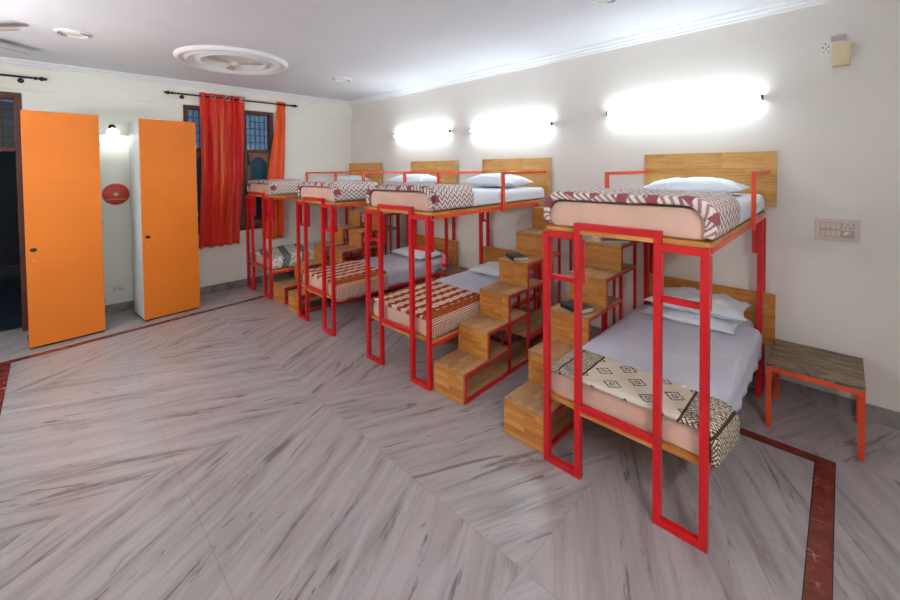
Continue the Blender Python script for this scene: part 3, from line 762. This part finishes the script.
# ------------------------------------------------------------------ lights
def tube_light(xa, xb, z, lab, wall=1, yw=0, tm='tube', rz=0):
    rt_ = empty('tube_light', ((xa + xb) / 2, yw, z), rz); tag(rt_, lab, 'lamp', 'fluorescent tubes on the walls'); h = (xb - xa) / 2; s = wall
    m = MB(); m.box(-h, h, s * -.001, s * -.022, -.014, .014); m.build('batten', 'white', rt_, bevel=.002)
    m = MB(); m.tube([(-h + .018, s * -.046, 0), (h - .018, s * -.046, 0)], .013, 10); m.build('glowing_tube', tm, rt_)
    for q in (-1, 1):
        m = MB(); m.box(q * (h - .016), q * h, s * -.022, s * -.062, -.02, .02); m.build('end_holder', 'teal', rt_, bevel=.002)
tube_light(1.76, 2.97, 2.272, 'lit fluorescent tube on the right wall above the nearest bunk bed')
tube_light(-.04, 1.15, 2.228, 'lit fluorescent tube above the second nearest bunk bed')
tube_light(-1.65, -.42, 2.262, 'lit fluorescent tube above the third nearest bunk bed')
tube_light(-1.3, -.1, 2.0, 'added unseen fill tube on the left wall near the doorway', -1, Y0, 'tubefill')  # unseen tube added to brighten the room
tube_light(X1 - .6, X1 + .6, 2.27, 'added unseen fill tube on the wall behind the camera', 1, -3.5, 'tubefrontfill', R(-90))  # unseen tube added as fill from behind the camera

# wall lamp on the back wall
wl = empty('wall_lamp', (XB, -3.35, 2.24)); tag(wl, 'small lit wall lamp with glass shade between the two cupboards', 'lamp')
m = MB(); m.lathe([(0, .012), (.03, .012), (.034, 0)], (0, 0, .06), 18, 'x'); m.tube([(.01, 0, .06), (.07, 0, .065), (.09, 0, .04)], .006, 8); m.build('bracket', 'black', wl)
m = MB(); m.lathe([(.0, .045), (.02, .04), (.045, .02), (.062, -.01), (.07, -.03)], (.09, 0, 0), 20); m.build('shade', 'shade', wl, solid=.002)
m = MB(); m.lathe([(0, .02), (.014, .012), (.02, -.005), (.014, -.022), (0, -.03)], (.09, 0, 0), 14); m.build('bulb', 'bulb', wl)

# red disc
rd = empty('wall_disc', (XB, -3.332, 1.47)); tag(rd, 'round red disc with cream diamond on the wall between the cupboards', 'sign')
m = MB(); m.lathe([(0, .022), (.11, .022), (.128, .014), (.133, 0)], (0, 0, 0), 40, 'x'); m.build('plate', 'disc', rd)
m = MB(); m.prism([(0, .026), (.03, 0), (0, -.026), (-.03, 0)], .0222, .0235, 'x'); m.build('diamond', 'cream', rd)
m = MB(); m.box(.0222, .0232, -.098, .098, -.067, -.060); m.build('stripe', 'cream', rd)

# sockets and switches
def plate(rt_, x0, x1, z0, z1, th, name='plate', mat='white'):
    m = MB(); m.box(x0, x1, -.0005, -th, z0, z1); return m.build(name, mat, rt_, bevel=.002)
def pins(m, cx, cz, y, sc=1):
    for a, b in ((0, .011), (-.011, -.007), (.011, -.007)): m.lathe([(0, y - .0008), (.0036 * sc, y - .0006), (.0036 * sc, y)], (cx + a * sc, 0, cz + b * sc), 10, 'y')
sw = empty('switch_board', (3.386, 0, 1.29)); tag(sw, 'white switch board with socket on the wall right of the nearest bunk bed', 'switch')
p = plate(sw, -.114, .114, -.078, .078, .016, 'plate', 'beige')
m = MB(); m.box(-.088, .086, -.016, -.0175, -.052, .052); m.build('inset', 'blade', sw, bevel=.001)
for r_ in (-1, 1):
    for c_ in range(4):
        m = MB(); xx = -.072 + c_ * .026; m.box(xx - .011, xx + .011, -.0175, -.0215, r_ * .027 - .021, r_ * .027 + .021); m.build('switch', 'beige', sw, bevel=.0015)
m = MB(); m.box(.030, .078, -.0175, -.019, .0, .05); q = m.build('socket', 'beige', sw, bevel=.001)
m = MB(); pins(m, .054, .026, -.019, 1.1); m.build('pin_holes', 'black', q)
m = MB(); m.lathe([(0, -.034), (.016, -.032), (.02, -.0175)], (.054, 0, -.028), 20, 'y'); m.build('dimmer_knob', 'beige', sw)

so = empty('wall_socket', (3.345, 0, 2.57)); tag(so, 'white wall socket high on the right wall near the corner of the picture', 'socket')
plate(so, -.058, .06, -.062, .068, .01)
m = MB(); pins(m, -.032, .02, -.0102, 1.3); pins(m, -.030, -.016, -.0102, 1.1); m.build('pin_holes', 'black', so)
m = MB(); m.box(-.005, .075, -.011, -.03, .045, .075); m.build('switch', 'blade', so, bevel=.003)
ab = empty('plug_in_box', (3.39, 0, 2.515)); tag(ab, 'cream plastic box plugged into the high wall socket', 'adapter')
m = MB(); m.prism([(-.042, -.085), (.044, -.085), (.052, -.03), (.052, .07), (-.042, .07)], -.012, -.062, 'y'); q = m.build('case', 'cream', ab, bevel=.006)
m = MB()
for s in (-1, 1):
    m.box(-.002, .002, -.0615, -.0632, -.045, .045, T=Matrix.Translation((.004, 0, -.005)) @ Matrix.Rotation(R(38 * s), 4, 'Y'))
m.build('cross_rib', 'paper', ab)
sk = empty('wall_socket', (XB, -3.343, .29)); tag(sk, 'small double socket low on the back wall between the cupboards', 'socket')
m = MB(); m.box(.0005, .011, -.062, .062, -.036, .036); m.build('plate', 'white', sk, bevel=.002)
m = MB()
for yy in (-.03, -.02, .015, .03): m.box(.011, .0117, yy - .003, yy + .003, -.01, .006)
m.build('pin_holes', 'black', sk)

# ------------------------------------------------------------------ ceiling
md = MB()
cx, cy = -1.405, -2.432
md.lathe([(r_ * .925, h_ * 1.7) for r_, h_ in [(.60, 0), (.60, -.008), (.575, -.022), (.55, -.024), (.54, -.012), (.50, -.010), (.485, -.026), (.47, -.026), (.46, -.010), (.36, -.008), (.352, -.018), (.34, -.018), (.332, -.006), (0, -.005)]], (cx, cy, H), 64)
o = md.build('ceiling_medallion', 'plaster'); tag(o, 'large round white plaster medallion on the ceiling', 'ceiling rose')
fn = empty('ceiling_fan', (cx, cy, H - .006)); tag(fn, 'small pale fan hub and blades inside the ceiling medallion', 'fan')
m = MB(); m.lathe([(0, -.05), (.035, -.048), (.05, -.03), (.05, -.012), (.03, 0)], (0, 0, 0), 24); m.build('hub', 'white', fn)
for k in range(3):
    m = MB(); a = R(52 + 120 * k); Tm = Matrix.Rotation(a, 4, 'Z') @ Matrix.Rotation(R(8), 4, 'X')
    poly = [(.05, -.015), (.12, -.02), (.2, -.05), (.29, -.05), (.31, 0), (.29, .035), (.2, .03), (.12, .02), (.05, .015)]
    m.prism(poly, -.034, -.03, 'z'); m.v = [tuple(Tm @ Vector(v)) for v in m.v]; m.build('blade', 'blade', fn)
def downlight(x, y, r, lab):
    rt_ = empty('recessed_light', (x, y, H)); tag(rt_, lab, 'lamp', 'unlit recessed ceiling lights')
    m = MB(); m.lathe([(r, 0), (r, -.006), (r * .86, -.014), (r * .72, -.010), (r * .70, -.001), (r * .70, -.0005)], (0, 0, 0), 36); m.build('ring', 'plaster', rt_)
    m = MB(); m.lathe([(r * .69, -.002), (r * .5, -.012), (0, -.014)], (0, 0, 0), 30); m.build('diffuser', 'white', rt_)
    for a0 in (200, 20):
        m = MB(); pts = [(math.cos(R(a0 + k * 12)) * r * .8, math.sin(R(a0 + k * 12)) * r * .8, -.0155) for k in range(8)]
        m.tube(pts, [.002, .006, .008, .008, .008, .007, .005, .002], 6); m.build('clip', 'brushed', rt_)
downlight(-1.40, -3.722, .127, 'recessed ceiling light at the left near the curtain rod')
downlight(-1.413, -1.095, .13, 'recessed ceiling light in front of the far corner')
downlight(2.18, -1.06, .10, 'recessed ceiling light cut by the top edge of the picture')
f2 = empty('ceiling_fan', (-1.80, -4.50, H)); tag(f2, 'ceiling fan with brown grey blades cut off at the left edge', 'fan')
m = MB(); m.lathe([(.06, 0), (.05, -.02), (.015, -.022), (.015, -.03), (.08, -.035), (.095, -.055), (.08, -.085), (0, -.09)], (0, 0, 0), 36); m.build('hub', 'plaster', f2)
for k in range(4):
    m = MB(); Tm = Matrix.Rotation(R(41 + 90 * k), 4, 'Z') @ Matrix.Rotation(R(12), 4, 'X')
    poly = [(.08, -.025), (.16, -.03), (.24, -.065), (.60, -.075), (.635, -.03), (.62, .05), (.56, .07), (.24, .06), (.16, .03), (.08, .025)]
    m.prism(poly, -.072, -.066, 'z'); m.v = [tuple(Tm @ Vector(v)) for v in m.v]; m.build('blade', 'blade', f2)

# ------------------------------------------------------------------ world, camera, view
wd = bpy.data.worlds.new('dusk'); scn.world = wd; wd.use_nodes = True
bg = wd.node_tree.nodes['Background']; bg.inputs[0].default_value = (.16, .26, .38, 1); bg.inputs[1].default_value = .3

cam = bpy.data.cameras.new('camera'); co = bpy.data.objects.new('camera', cam); COL.objects.link(co)
yaw, pit, rol = R(45.2636), R(-1.5513), R(-.5659)
fwd = Vector((-math.cos(yaw) * math.cos(pit), math.sin(yaw) * math.cos(pit), math.sin(pit)))
rt0 = fwd.cross(Vector((0, 0, 1))).normalized(); up0 = rt0.cross(fwd)
r2 = rt0 * math.cos(rol) + up0 * math.sin(rol); u2 = up0 * math.cos(rol) - rt0 * math.sin(rol)
mm = Matrix((r2, u2, -fwd)).transposed().to_4x4(); mm.translation = Vector((3.4085, -3.9021, 1.75))
co.matrix_world = mm
cam.sensor_width = 36; cam.lens = 36 * 396.1315 / 900; cam.shift_x = 0; cam.shift_y = -(300 - 179.0336) / 900
cam.clip_start = .05; cam.clip_end = 60
scn.camera = co
scn.cycles.max_bounces = 10; scn.cycles.diffuse_bounces = 6
scn.view_settings.view_transform = 'Standard'; scn.view_settings.look = 'None'
scn.view_settings.gamma = 1; scn.view_settings.use_curve_mapping = False
scn.view_settings.exposure = 1.14
